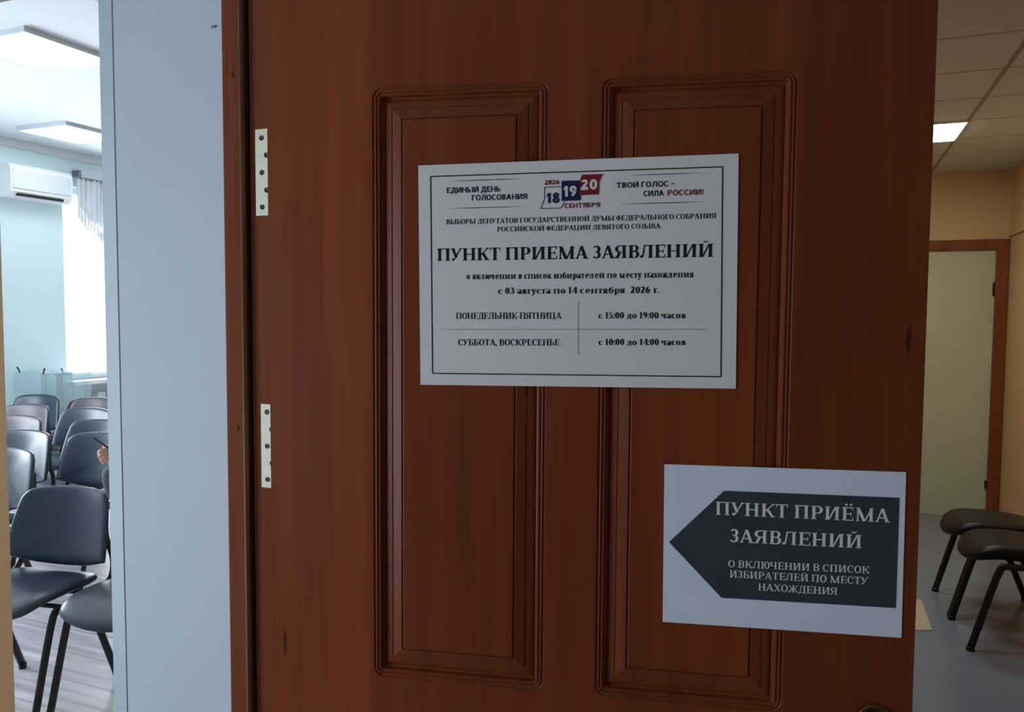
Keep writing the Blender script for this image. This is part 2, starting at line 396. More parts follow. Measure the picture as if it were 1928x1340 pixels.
for a, b_, c, d in holes_:
    p = MB(); prev = None
    for t, h in PROF:
        r = max(R0 - t * 1.02, .0003)
        vs = [p.b.verts.new((x, -h, z)) for x, z in rrect(a + t, b_ - t, c + t, d - t, r)]
        if prev:
            for i in range(len(vs)): p.b.faces.new((prev[i], prev[(i + 1) % len(vs)], vs[(i + 1) % len(vs)], vs[i]))
        prev = vs
    p.b.faces.new(prev)
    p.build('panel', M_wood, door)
# round knob at the free edge: rose, rim and ball
kx, kz = .8205, E - .5180
k = MB().lathe([(.0005, -.001), (.0212, -.001), (.0212, -.004), (.0185, -.0060), (.0005, -.0065)], (kx, 0, kz), seg=40).build('knob', M_darkmetal, door, True, 35)
MB().lathe([(.0200, -.0015), (.0222, -.0015), (.0227, -.0045), (.0215, -.0070), (.0195, -.0055)], (kx, 0, kz), seg=40).build('rim', M_brass, k, True, 35)
MB().lathe([(.007, -.0065), (.007, -.016), (.012, -.020), (.0150, -.028), (.012, -.036), (.0005, -.040)], (kx, 0, kz), seg=32).build('grip', M_darkmetal, k, True)

# ------------------------------------------------------------------ lettering: a small Cyrillic alphabet drawn as polygons (cap height 1)
class Pen:
    def __init__(s, sans=False, bold=.20):
        s.sans = sans; s.B = bold; s.T = bold * .85 if sans else .075; s.SX = 0 if sans else .075; s.ST = 0 if sans else .05
    def start(s): s.p = []
    def r(s, x0, y0, x1, y1): s.p.append([(x0, y0), (x1, y0), (x1, y1), (x0, y1)])
    def d(s, x0, y0, x1, y1, w): s.p.append([(x0, y0), (x0 + w, y0), (x1 + w, y1), (x1, y1)])
    def foot(s, x, w, y, up=True):
        if s.sans: return
        k = 1 if up else -1
        q = [(x - s.SX, y), (x + w + s.SX, y), (x + w + s.SX, y + k * s.ST), (x + w, y + k * s.ST * 2), (x, y + k * s.ST * 2), (x - s.SX, y + k * s.ST)]
        s.p.append(q if up else q[::-1])
    def st(s, x, y0, y1, w=None, b=1, t=1):
        w = w or s.B; s.r(x, y0, x + w, y1)
        if b: s.foot(x, w, y0)
        if t: s.foot(x, w, y1, False)
    def o(s, cx, cy, rx, ry, wx, wy, a0=0, a1=360, n=None):
        n = n or max(6, int(abs(a1 - a0) / 15))
        q = [rad(a0 + (a1 - a0) * i / n) for i in range(n + 1)]
        for a, b in zip(q, q[1:]):
            s.p.append([(cx + rx * math.cos(a), cy + ry * math.sin(a)), (cx + rx * math.cos(b), cy + ry * math.sin(b)),
                        (cx + (rx - wx) * math.cos(b), cy + (ry - wy) * math.sin(b)), (cx + (rx - wx) * math.cos(a), cy + (ry - wy) * math.sin(a))])
    def bowl(s, x, y0, y1, w, B=None):           # half ring to the right of a stem
        B = B or s.B; k = w * .35; s.r(x - .02, y1 - s.T, x + k + .01, y1); s.r(x - .02, y0, x + k + .01, y0 + s.T)
        s.o(x + k, (y0 + y1) / 2, w - k, (y1 - y0) / 2, B, s.T, -90, 90)
    def bowl_l(s, x, y0, y1, w):
        k = w * .35; s.r(x - k - .01, y1 - s.T, x + .02, y1); s.r(x - k - .01, y0, x + .02, y0 + s.T)
        s.o(x - k, (y0 + y1) / 2, w - k, (y1 - y0) / 2, s.B, s.T, 90, 270)
    def glyph(s, ch):
        s.start(); X = .70                       # x height
        low = 'вгджзийклмнптхцчьыюяф'; h = 1.0
        if ch in low: h = X; ch = ch.upper()
        B, T, V = s.B, s.T, s.sans
        if h < 1: B = B * .92
        e = .06                                  # thickness of the bars' end serifs
        def bars_end(x, y0, y1):
            if not V: s.r(x - e, y0, x, y1)
        if ch in 'ПЦ':
            W = 2 * B + .44 * h; s.st(0, 0, h, B); s.st(W - B, 0, h, B)
            if ch == 'П': s.r(0, h - T, W, h)
            else: s.r(0, 0, W, T); s.r(W, -.22 * h, W + .10, T); W += .1
        elif ch == 'Н': W = 2 * B + .44 * h; s.st(0, 0, h, B); s.st(W - B, 0, h, B); s.r(B, .5 * h - T / 2, W - B, .5 * h + T / 2)
        elif ch in 'ИЙ':
            W = 2 * B + .46 * h; s.st(0, 0, h, B); s.st(W - B, 0, h, B); w = T * 1.5 if not V else B * .9; s.d(B * .75, .04 * h, W - B * .75 - w, .96 * h, w)
            if ch == 'Й': s.o(W / 2, h + .24, .17, .15, .07, .075, 180, 360)
        elif ch == 'Т':
            W = .84 * h; c = W / 2 - B / 2; s.st(c, 0, h, B, 1, 0); s.r(0, h - T, W, h)
            if not V: s.r(0, h - .26 * h, .05, h); s.r(W - .05, h - .26 * h, W, h)
        elif ch in 'ЕЁ':
            W = .66 * h + B * .2; s.st(0, 0, h, B, 0 if V else 1, 0 if V else 1); s.r(0, h - T, W, h); s.r(0, 0, W + .02, T); s.r(B, .5 * h - T / 2, W * .82, .5 * h + T / 2)
            bars_end(W, h - .25 * h, h); bars_end(W + .02, 0, .27 * h); bars_end(W * .82, .36 * h, .64 * h)
            if ch == 'Ё':
                for x in (W * .3, W * .75): s.o(x, h + .18, .085, .085, .085, .085)
        elif ch == 'К':
            W = .80 * h + B * .3; w = T * 1.4 if not V else B; s.st(0, 0, h, B); s.d(B * .8, .42 * h, W - w * 1.3, h, w); s.d(W - B * 1.05, 0, B + .02 * h, .60 * h, B)
            if not V: s.foot(W - B * 1.0, B * .9, 0); s.foot(W - w * 1.5, w, h, False)
        elif ch == 'М':
            W = 1.02 * h + B * .5; w = T * 1.4 if not V else B; c = W / 2; s.st(.04 if not V else 0, 0, h, w, 1, 0); s.st(W - B, 0, h, B, 1, 0)
            s.d(c - B * .6, 0, 0, h, B * 1.05); s.d(c - w * .3, 0, W - w * 1.1, h, w)
            if not V: s.r(-s.SX, h - s.ST, B, h); s.r(W - B, h - s.ST, W + s.SX, h)
        elif ch == 'А':
            W = .86 * h + B * .3; w = T * 1.35 if not V else B; s.d(.03, 0, W / 2 - w * .8, h, w); s.d(W - B - .03, 0, W / 2 - B * .62, h, B * 1.02)
            s.r(.2 * W, .28 * h, .8 * W, .28 * h + T)
            if not V: s.foot(.03, w, 0); s.foot(W - B - .02, B, 0)
        elif ch == 'Л':
            W = .80 * h + B * .4; w = T * 1.4 if not V else B; s.st(W - B, 0, h, B, 1, 1); s.r(W * .28, h - T, W, h); s.d(W * .12, .05 * h, W * .30, h, w)
            s.o(W * .08, .10 * h, .10, .10 * h, .10, .10 * h)
        elif ch == 'Д':
            W = .90 * h + B * .3; w = T * 1.4 if not V else B; s.r(0, 0, W, T); s.r(0, -.24 * h, .075 + (.06 if V else 0), T); s.r(W - .075 - (.06 if V else 0), -.24 * h, W, T)
            s.d(.13 * h, 0, .30 * h, h, w); s.r(W - .10 * h - B, 0, W - .10 * h, h); s.r(.28 * h, h - T, W - .10 * h + s.SX, h)
        elif ch in 'З3':
            if ch == '3': h = 1
            W = .56 * h + B * .3; c = W * .46
            s.o(c, .745 * h, W * .48, .265 * h, B, T, -90, 150); s.o(c - .01, .285 * h, W * .53, .295 * h, B, T, -152, 90); s.r(c - .13 * h, .48 * h, c + .02, .48 * h + T * 1.0)
        elif ch in 'Сс':
            h = X if ch == 'с' else 1; W = .80 * h + B * .3; s.o(W * .52, h / 2, W * .52, .515 * h, B, T, 42, 318)
            if not V: s.r(W * .86, .62 * h, W * .92, .90 * h)
            W *= .95
        elif ch in 'Оо': h = X if ch == 'о' else 1; W = .84 * h + B * .35; s.o(W / 2, h / 2, W / 2, .515 * h, B, T)
        elif ch == '0': W = .62; s.o(W / 2, .5, W / 2, .51, B, T * 1.1)
        elif ch == 'Я':
            W = .74 * h + B * .3; s.st(W - B, 0, h, B); s.bowl_l(W - B, .44 * h, h, W - B * .9); s.d(.02, 0, W * .42 - B * .4, .5 * h, B * .95)
            if not V: s.foot(.02, B * .8, 0)
        elif ch == 'Р': W = .70 * h + B * .2; s.st(0, 0, h, B); s.bowl(B, .42 * h, h, W - B)
        elif ch == 'р': W = .60 + B * .2; s.st(0, -.28, X, B); s.bowl(B, 0, X, W - B)
        elif ch == 'В': W = .70 * h + B * .25; s.st(0, 0, h, B); s.bowl(B, .50 * h, h, W - B - .05 * h, B * .9); s.bowl(B, 0, .55 * h, W - B)
        elif ch == 'Б': W = .70 * h + B * .2; s.st(0, 0, h, B, 1, 0 if V else 1); s.r(0, h - T, W - .06, h); bars_end(W - .06, h - .26 * h, h); s.bowl(B, 0, .58 * h, W - B)
        elif ch == 'Ь': W = .68 * h + B * .2; s.st(0, 0, h, B); s.bowl(B, 0, .57 * h, W - B)
        elif ch == 'Ы': W = .98 * h + B * .6; s.st(0, 0, h, B); s.bowl(B, 0, .57 * h, .60 * h + B * .2 - B); s.st(W - B, 0, h, B)
        elif ch == 'Г': W = .62 * h + B * .2; s.st(0, 0, h, B, 1, 0 if V else 1); s.r(0, h - T, W, h); bars_end(W, h - .28 * h, h)
        elif ch in 'Уу':
            lo = ch == 'у'; h = X if lo else 1; y = -.30 if lo else 0; W = .80 * h + B * .2; w = T * 1.35 if not V else B
            s.d(W * .44 - B * .3, .26 * h if not lo else .02, 0, h, B); s.d(W * .20, y + .04, W - w, h, w); s.o(W * .17, y + .10, .10, .10, .10, .10)
            if not V: s.foot(.03, B * .8, h, False); s.foot(W - w, w, h, False)
        elif ch == 'Ф': W = .98 * h; s.st(W / 2 - B / 2, 0, h, B); s.o(W / 2, .5 * h, W / 2, .34 * h, B * .95, T)
        elif ch == 'Х':
            W = .82 * h + B * .2; w = T * 1.4 if not V else B; s.d(W - B - .02, 0, .02, h, B); s.d(.06, 0, W - w - .06, h, w)
            if not V: s.foot(W - B, B * .9, 0); s.foot(.02, B * .9, h, False); s.foot(.06, w, 0); s.foot(W - w - .06, w, h, False)
        elif ch == 'Ч':
            W = .70 * h + B * .4; s.st(W - B, 0, h, B); s.st(0, .62 * h, h, B, 0, 1); s.o(W * .5, .62 * h, W * .5, .24 * h, B, T, 180, 290); s.r(W * .52, .39 * h, W - B + .02, .39 * h + T)
        elif ch == 'Ж':
            W = 1.16 * h + B * .4; c = W / 2; w = T * 1.4 if not V else B * .9; s.st(c - B / 2, 0, h, B)
            for k in (1, -1):
                for q in ([(c + k * B * .3, .42 * h), (c + k * (B * .3 + w), .42 * h), (W if k > 0 else 0, h), ((W - w) if k > 0 else w, h)],
                          [(c + k * B * .35, .58 * h), ((W - B) if k > 0 else B, 0), (W if k > 0 else 0, 0), (c + k * (B * 1.3), .58 * h)]): s.p.append(q)
                if not V: s.r(min(c + k * (c - B * 1.2), c + k * (c + .04)), 0, max(c + k * (c - B * 1.2), c + k * (c + .04)), s.ST); s.r(min(c + k * (c - .16), c + k * (c + .03)), h - s.ST, max(c + k * (c - .16), c + k * (c + .03)), h)
        elif ch == 'Ю':
            s.st(0, 0, h, B); a = B + .13 * h; s.r(B, .5 * h - T / 2, a + .05, .5 * h + T / 2); w = .70 * h + B * .3; s.o(a + w / 2, h / 2, w / 2, .515 * h, B, T); W = a + w
        elif ch == 'а': W = .52 + B * .3; s.r(W - B, .06, W, X - .18); s.foot(W - B * .8, B * .7, 0) ; s.r(W - B, 0, W, .1); s.o(W - B - .17 * 1, X - .20, .17 + B, .215, B, T, 0, 150); s.o((W - B * .3) / 2, .20, (W - B * .3) / 2, .215, B * .95, T)
        elif ch == 'б': W = .64 + B * .2; s.o(W / 2, X * .47, W / 2, X * .49, B, T); s.o(W * .62, .42, W * .62, .50, B, T, 105, 180); s.r(W * .42, .86, W * .90, .86 + T * 1.4)
        elif ch == 'е': W = .60 + B * .2; s.o(W / 2, X / 2, W / 2, X * .515, B, T, 0, 315); s.r(B * .6, X / 2 - T * .45, W - .02, X / 2 + T * .45)
        elif ch == '1':
            W = .40 + B * .3; s.st(W / 2 - B / 2, 0, 1, B, 1, 0)
            s.p.append([(W / 2 - B / 2, 1), (.0, .80), (.0, .80 - T * 1.2), (W / 2 - B / 2, .90 - T * .6)] if V else [(W / 2 - B / 2, 1), (.02, .90), (.02, .84), (W / 2 - B / 2, .88)])
            if V: W = W / 2 + B / 2 + .03
        elif ch == '2': W = .58; s.o(W * .48, .73, W * .48, .28, B, T * 1.1, -25, 165); s.d(.0, T * .9, W - B * 1.25, .64, B * 1.15); s.r(0, 0, W, T * 1.5)
        elif ch == '4': W = .64; s.st(W * .58, 0, 1, B, 1, 0); s.r(0, .24, W, .24 + T); s.d(0, .26, W * .58 - .02, 1, T * 1.3)
        elif ch == '5': W = .56; s.r(.08, 1 - T * 1.4, W * .95, 1); s.r(.08, .5, .08 + T * 1.2, 1); s.o(W * .45, .31, W * .53, .32, B, T, -150, 115)
        elif ch == '6': W = .60; s.o(W / 2, .31, W / 2, .32, B, T * 1.1); s.o(W * .78, .33, W * .78, .68, B, T * 1.2, 100, 180)
        elif ch == '8': W = .60; s.o(W / 2, .74, W * .44, .27, B * .92, T * 1.1); s.o(W / 2, .275, W / 2, .29, B, T * 1.1)
        elif ch == '9': W = .60; s.o(W / 2, .69, W / 2, .32, B, T * 1.1); s.o(W * .22, .67, W * .78, .68, B, T * 1.2, -80, 0)
        elif ch == ':': W = .18; s.o(.09, .10, .10, .10, .10, .10); s.o(.09, .58, .10, .10, .10, .10)
        elif ch == '.': W = .18; s.o(.09, .09, .10, .10, .10, .10)
        elif ch == ',': W = .18; s.o(.09, .09, .10, .10, .10, .10); s.d(.02, -.2, .10, .06, .08)
        elif ch == '!': W = .20; s.o(.10, .10, .10, .10, .10, .10); s.p.append([(.05, .28), (.15, .28), (.20, 1), (.0, 1)])
        elif ch == '-': W = .32; s.r(0, .30, .32, .30 + T * 1.3)
        elif ch == '–': W = .55; s.r(0, .38, .55, .38 + T)
        else: W = .30
        return s.p, W
    def line(s, text, gap):
        x = 0; out = []; LS, RS = 'ПНИЙЕЁКМРВБЬЫГЦЮвкнийпцгрмюеьы', 'ПНИЙМЯЛЧЫЦнийпцялчмы'; RD = 'ОСЗФоосзебра'
        def bear(ch, stems):
            if ch in stems: return .5 * gap if s.sans else .085 + .4 * gap
            return .30 * gap if ch in RD or not s.sans else .4 * gap
        for ch in text:
            if ch == ' ': x += .34; continue
            p, W = s.glyph(ch); x += bear(ch, LS)
            out += [[(a + x, b) for a, b in q] for q in p]; x += W + bear(ch, RS)
        x0 = min(a for q in out for a, b in q); x1 = max(a for q in out for a, b in q)
        return [[(a - x0, b) for a, b in q] for q in out], x1 - x0
def write(name, lines, m, parent, sx=0, y=-.0004, label=None):
    """lines: (text, x0, y0, x1, y1, cap height, pen, gap) in millimetres of the sheet; one object per line"""
    for text, x0, y0, x1, y1, h, pen, gap in lines:
        mb = MB(); polys, W = pen.line(text, gap)
        for q in polys:
            mb.poly([((x0 + a * (x1 - x0) / W) * .001, y, (y0 + (y1 - y0) * a / W + b * h) * .001) for a, b in q])
        o = mb.build(name, m, parent)
        if label: o['label'] = label
def flat(mb, pts, y=-.0004): mb.poly([(a * .001, y, b * .001) for a, b in pts]); return mb
def line(mb, x0, z0_, x1, z1_, w, y=-.0004):
    dx, dz = x1 - x0, z1_ - z0_; l = math.hypot(dx, dz); nx, nz = -dz / l * w / 2, dx / l * w / 2
    return flat(mb, [(x0 + nx, z0_ + nz), (x0 - nx, z0_ - nz), (x1 - nx, z1_ - nz), (x1 + nx, z1_ + nz)], y)
def sheet(name, w, h, u, v, roll, label, pm=None):
    d = Vector((math.cos(PHI), -math.sin(PHI), 0)); n = Vector((-math.sin(PHI), -math.cos(PHI), 0))
    s = empty(name, door_loc + d * u + n * .0012 + Vector((0, 0, E + v)))
    s.rotation_euler = (Matrix.Rotation(-PHI, 3, 'Z') @ Matrix.Rotation(-roll, 3, 'Y')).to_euler()
    tag(s, label, 'notice')
    MB().box(-w / 2, 0, -h / 2, w / 2, .0003, h / 2).build('paper', pm or M_paper, s)
    return s

SB = Pen(False, .235); SM = Pen(False, .21); SS = Pen(False, .19); GS = Pen(True, .215); GB = Pen(True, .23)
s1 = sheet('notice_sheet', .4188, .2975, .43022, .04932, .01051, 'larger white paper notice with opening hours and a red and blue date emblem')
b = MB()
for a, c in (((-192.2, 133.3), (189.9, 132.8)), ((189.9, 132.8), (190.7, -133.5)), ((190.7, -133.5), (-192, -132.8)), ((-192, -132.8), (-192.2, 133.3))): line(b, *a, *c, 1.5)
b.build('border', M_ink, s1)
for x0, zz, x1, z2 in ((-169.6, 126.4, -61.6, 125.7), (-169.9, 89.9, -59.4, 90), (67.3, 126.1, 168.3, 125.8), (59.5, 89.6, 167.5, 89.8)):
    k = (x1 - x0); flat(MB(), [(x0, zz), (x0 + k * .3, zz - .45), (x0 + k * .7, zz - .45), (x1, z2), (x0 + k * .7, zz + .45), (x0 + k * .3, zz + .45)]).build('rule', M_navyt, s1)
write('heading', [('ЕДИНЫЙ ДЕНЬ', -170, 110.5, -96.7, 110.4, 7.4, GS, .13), ('ГОЛОСОВАНИЯ', -135.5, 99.6, -60.5, 99.4, 7.4, GS, .13),
                  ('ТВОЙ ГОЛОС –', 56.6, 110.2, 130.5, 110.4, 7.1, GS, .13), ('СИЛА', 91, 98.7, 117, 98.7, 7.1, GS, .13)], M_navyt, s1, label='navy slogan lettering')
write('heading', [('РОССИИ!', 121.9, 98.7, 166.3, 98.7, 7.1, GS, .13)], M_redt, s1, label='dark red slogan lettering')
em = MB()
for a, c, w in (((-37.4, 114.2), (-15, 114.4), 1.0), ((-37.2, 114.6), (-37.2, 99.5), 1.0), ((-37.2, 99.8), (-39, 94.2), 1.0), ((-39, 94.4), (-42.6, 86.6), 1.0), ((-42.8, 86.7), (-16, 86.5), 1.0), ((-16.2, 86.5), (-13.4, 89.2), 1.0), ((-13.5, 89), (-11.2, 94.6), 1.0)): line(em, *a, *c, w)
em = em.build('emblem', M_navyt, s1); em['label'] = 'date emblem of a calendar page, a navy square and a red flag'
flat(MB(), [(-14.8, 121.8), (10.8, 121.6), (10.5, 95.7), (-14.6, 95.7)], -.0006).build('navy_square', M_navy, em)
flat(MB(), [(12.6, 128.9), (39.4, 128.7), (37.2, 125.5), (35.0, 120.5), (34.2, 117.5), (34.0, 102.8), (9.1, 102.4), (9.1, 121.4), (10.6, 125.2)], -.0008).build('red_flag', M_redp, em)
write('date', [('2026', -37, 117.2, -17.7, 117.6, 6.0, GB, .14), ('СЕНТЯБРЯ', -10.8, 86.1, 35.4, 86.4, 6.3, GS, .14)], M_redt, em, y=-.0005)
write('date', [('18', -34.6, 93, -17.5, 93.4, 13.5, GB, .14)], M_navyt, em, y=-.0005)
write('date', [('19', -11.9, 101, 5.1, 101.2, 13.8, GB, .14), ('20', 10.6, 109, 32.1, 109.3, 13.4, GB, .14)], M_paper, em, y=-.0011)
write('election_line', [('ВЫБОРЫ ДЕПУТАТОВ ГОСУДАРСТВЕННОЙ ДУМЫ ФЕДЕРАЛЬНОГО СОБРАНИЯ', -171.1, 68.8, 182.4, 68.5, 6.5, SM, .15),
                        ('РОССИЙСКОЙ ФЕДЕРАЦИИ ДЕВЯТОГО СОЗЫВА', -101.1, 57.6, 113.1, 57.2, 6.4, SM, .15)], M_ink, s1)
write('title', [('ПУНКТ ПРИЕМА ЗАЯВЛЕНИЙ', -183.8, 19.9, 179, 19.8, 16.6, SB, .17)], M_ink, s1)
write('details', [('о включении в список избирателей по месту нахождения', -143.7, -5.3, 155.3, -6.0, 8.6, SB, .14),
                  ('с 03 августа по 14 сентября  2026 г.', -100.3, -25.4, 112.3, -25.7, 8.6, SB, .14)], M_ink, s1)
b = MB(); line(b, 7.5, -35.6, 7.5, -106.5, .7); line(b, -179.9, -72.8, 174, -72.7, .7); b.build('table_rules', M_rule, s1)
write('timetable', [('ПОНЕДЕЛЬНИК-ПЯТНИЦА', -158.3, -58.7, -14.8, -58.8, 8.5, SM, .15), ('СУББОТА, ВОСКРЕСЕНЬЕ', -155.7, -94.6, -17.5, -94.2, 8.5, SM, .15),
                    ('с 15:00 до 19:00 часов', 33.8, -58.6, 145.7, -58.6, 8.3, SB, .14), ('с 10:00 до 14:00 часов', 33.9, -93.4, 145.9, -93.1, 8.3, SB, .14)], M_ink, s1)
s2 = sheet('notice_sheet', .2952, .2105, .70135, -.30269, .00658, 'smaller white paper notice with a dark arrow near the free edge of the door', M_paper2)
flat(MB(), [(-140.6, 2.5), (-71.5, 73.3), (140.6, 73.0), (139.9, -67.5), (-72.6, -67.9)]).build('arrow', M_arrow, s2)
write('title', [('ПУНКТ ПРИЁМА', -81.5, 41.6, 130.1, 41.1, 17.2, SM, .20), ('ЗАЯВЛЕНИЙ', -63.2, 6.5, 97.1, 6.6, 17.2, SM, .20)], M_arrowt, s2, y=-.0007)
write('details', [('О ВКЛЮЧЕНИИ В СПИСОК', -64.8, -26.6, 108.1, -25.0, 9.3, SS, .19), ('ИЗБИРАТЕЛЕЙ ПО МЕСТУ', -62.5, -40.1, 106.4, -39.3, 9.3, SS, .19),
                  ('НАХОЖДЕНИЯ', -26.7, -55.0, 69.7, -54.9, 9.2, SS, .19)], M_arrowt, s2, y=-.0007)

# ------------------------------------------------------------------ padded conference chair, facing -y, origin on the floor under its middle
def cushion(outline, place, tf, tb):
    """outline (a, b) polygon about 0; place(a, b, d) -> point, d = signed thickness"""
    mb = MB(); b = mb.b; S_ = (1, .985, .95, .88, .7, .4)
    def side(t):
        rings = []
        for s in S_:
            d = t * math.sqrt(max(0, 1 - s ** 9)) if s < 1 else 0
            rings.append([b.verts.new(place(x * s, y * s, d)) for x, y in outline] if s < 1 or t > 0 else None)
        return rings, b.verts.new(place(0, 0, t))
    fr, fc = side(tf); bk, bc = side(-tb); bk[0] = fr[0]; n = len(outline)
    for rings, c, flip in ((fr, fc, 0), (bk, bc, 1)):
        for A, B_ in zip(rings, rings[1:]):
            for i in range(n): b.faces.new((A[i], A[(i + 1) % n], B_[(i + 1) % n], B_[i]))
        for i in range(n): b.faces.new((rings[-1][i], rings[-1][(i + 1) % n], c))
    return mb
def smooth_poly(pts, n=5):
    out = []; N = len(pts)
    for i in range(N):
        p0, p1, p2, p3 = (Vector(pts[(i + k) % N]) for k in (-1, 0, 1, 2))
        for k in range(n):
            t = k / n; q = .5 * (2 * p1 + (p2 - p0) * t + (2 * p0 - 5 * p1 + 4 * p2 - p3) * t * t + (3 * p1 - p0 - 3 * p2 + p3) * t ** 3); out.append((q.x, q.y))
    return out
BACK = smooth_poly([(-.243, -.135), (-.234, -.02), (-.218, .085), (-.202, .130), (-.158, .157), (0, .168), (.158, .157), (.202, .130), (.218, .085), (.234, -.02), (.243, -.135), (.230, -.152), (.12, -.184), (0, -.194), (-.12, -.184), (-.230, -.152)])
def back_place(a, bb, d):
    t = rad(13); z = bb * .89; y = -d - .055 * (a / .23) ** 2 + .03
    return (a, .205 + y + z * math.tan(t), .652 + z)
SEAT = smooth_poly([(-.215, -.19), (-.235, -.05), (-.225, .10), (-.17, .185), (0, .20), (.17, .185), (.225, .10), (.235, -.05), (.215, -.19), (.14, -.235), (0, -.25), (-.14, -.235)])
def seat_place(a, bb, d):
    z = .452 + d - .045 * max(0, (-bb - .10) / .15) ** 2 - .012 * max(0, bb / .2) + .010 * (a / .23) ** 2
    return (a, bb + .005, z)
def make_chair(leather, name='conference_chair', plush=1, back=0, wid=1):
    root = empty(name)
    cushion([(x * .95 * wid, y) for x, y in SEAT], seat_place, .026 * plush, .018 * plush).build('seat', leather, root, True)
    cushion([(x * wid, y) for x, y in BACK], lambda a, bb, d: (lambda q: (q[0], q[1] + back, q[2]))(back_place(a, bb, d)), .020, .022).build('backrest', leather, root, True)
    for s in (-1, 1):
        x = s * .232 * wid
        MB().tube([(x * .66, .262 + back, .67), (x * .74, .244 + back, .60), (x * .93, .226 + back, .51), (x, .19, .445), (x, .12, .416), (x, 0, .412), (x, -.10, .410)], .0090, .0150, up=(1, 0, 0)).build('side_rail', M_frame, root, True)
        for nm, path in (('front', [(x, -.095, .415), (x, -.13, .36), (x, -.225, .012)]), ('rear', [(x, .03, .412), (x, .075, .36), (x * 1.02, .215, .012)])):
            lg = MB().tube(path, .0115, .0165, up=(1, 0, 0), n=4).build('leg', M_frame, root, True)
            e = Vector(path[-1]); MB().tube([(e.x, e.y, 0), (e.x, e.y, .022)], .0135, .018, smooth=False).build('foot_cap', M_frame, lg, True)
    MB().tube([(-.232 * wid, -.06, .412), (.232 * wid, -.06, .412)], .009, smooth=False, up=(0, 0, 1)).build('cross_bar', M_frame, root, True)
    MB().tube([(-.232 * wid, .09, .412), (.232 * wid, .09, .412)], .009, smooth=False, up=(0, 0, 1)).build('cross_bar', M_frame, root, True)
    return root
def floor_pt(px, py):
    d = RIGHT * ((px - 964) / F) + DOWN * ((py - 670) / F) + FWD; t = -E / d.z; return Vector((d.x * t, d.y * t, 0))
def set_chair(o, x, y, az, label, group):
    """az: direction the sitter looks, clockwise from the camera's forward"""
    o.location = (x, y, 0); o.rotation_euler = (0, 0, PI - rad(az)); return tag(o, label, 'chair', group)
HALL = [
 # x, y, az, leather, label
 (-1.93, 3.06, 192, 0, 'nearest hall chair, blue black padded back fully seen beside the white pier'),
 (-1.43, 2.98, 197, 0, 'hall chair with only its seat showing at the foot of the white pier'),
 (-2.80, 3.98, 196, 0, 'blue black hall chair cut by the tan door edge, just behind the nearest chair'),
 (-2.56, 4.52, 192, 0, 'hall chair whose wide blue black back stands behind the phone and hand'),
 (-3.08, 4.60, 196, 0, 'second row hall chair beside the tan door edge, back partly behind a nearer chair'),
 (-2.86, 5.10, 190, 0, 'blue grey hall chair directly behind the chair with the phone in front of it'),
 (-3.53, 5.26, 194, 1, 'plum tinted hall chair at the tan door edge in the third row'),
 (-3.28, 5.72, 190, 0, 'blue grey hall chair in the fourth row beside the white pier'),
 (-3.88, 5.94, 194, 1, 'plum tinted hall chair with a pale sheen in front of the blackish far chair'),
 (-3.59, 6.42, 190, 1, 'farthest hall chair on the right, dark back below the window sill'),
 (-4.19, 6.62, 188, 0, 'farthest blackish hall chair in front of the clear box on the left'),
]
protos = {}
for x, y, az, k, lab in HALL:
    if k not in protos: o = protos[k] = make_chair((M_leather, M_leather2)[k])
    else: o = copy_tree(protos[k])
    set_chair(o, x, y, az, lab, 'padded chairs in the hall')
rc = make_chair(M_red); rc.scale = (.88, .88, .88); set_chair(rc, -4.02, 7.12, 190, 'dark red chair glimpsed between the two farthest hall chairs', 'padded chairs in the hall')
# corridor chairs along the right wall, looking across the corridor
cp = make_chair(M_leather3, plush=1.7, back=.07, wid=.84)
f1 = (floor_pt(1825, 1222) + floor_pt(1793, 1168)) / 2; f2 = (floor_pt(1787, 1160) + floor_pt(1763, 1113)) / 2
for o, f, lab in ((cp, f1, 'nearer of the two black corridor chairs against the peach wall'), (copy_tree(cp), f2, 'farther black corridor chair, nearer the pale green door')):
    q = f + Vector((math.cos(rad(18)), -math.sin(rad(18)), 0)) * .225
    set_chair(o, q.x, q.y, 288, lab, 'black chairs in the corridor')

# ------------------------------------------------------------------ hall: lights, air conditioner, window, curtain, radiator, clear boxes
def hall_ray(px, py, z):                                               # image point on the horizontal plane z
    d = RIGHT * ((px - 964) / F) + DOWN * ((py - 670) / F) + FWD; t = (z - E) / d.z; return d * t
M_panel = emit('lit_diffuser', (.88, .95, 1), 8)
M_cpanel2 = emit('added_fill_diffuser', (.93, .96, 1), 15)
M_cpanel = emit('lit_warm_diffuser', (1, .96, .80), 18)
for (px, py), lab in (((45, 58), 'square surface light panel nearest the hall doorway'), ((124, 235), 'square surface light panel farther in, towards the window')):
    p = hall_ray(px, py, HC - .03); X, c = p.dot(EX), p.dot(EC)
    t = empty('ceiling_light', bw(X - .3, c + .3, HC), -BETA); tag(t, lab, 'light', 'light panels on the hall ceiling')
    MB().box(-.3, -.3, -.03, .3, -.285, 0).box(-.3, .285, -.03, .3, .3, 0).box(-.3, -.285, -.03, -.285, .285, 0).box(.285, -.285, -.03, .3, .285, 0).build('frame', M_radi, t)
    MB().box(-.285, -.285, -.027, .285, .285, -.022).build('diffuser', M_panel, t)
def wall_pt(px, py, n=0):                                              # on the hall's window wall, n in front of it: (c, z)
    d = RIGHT * ((px - 964) / F) + DOWN * ((py - 670) / F) + FWD; t = (XW + n) / d.dot(EX); p = d * t; return p.dot(EC), p.z + E
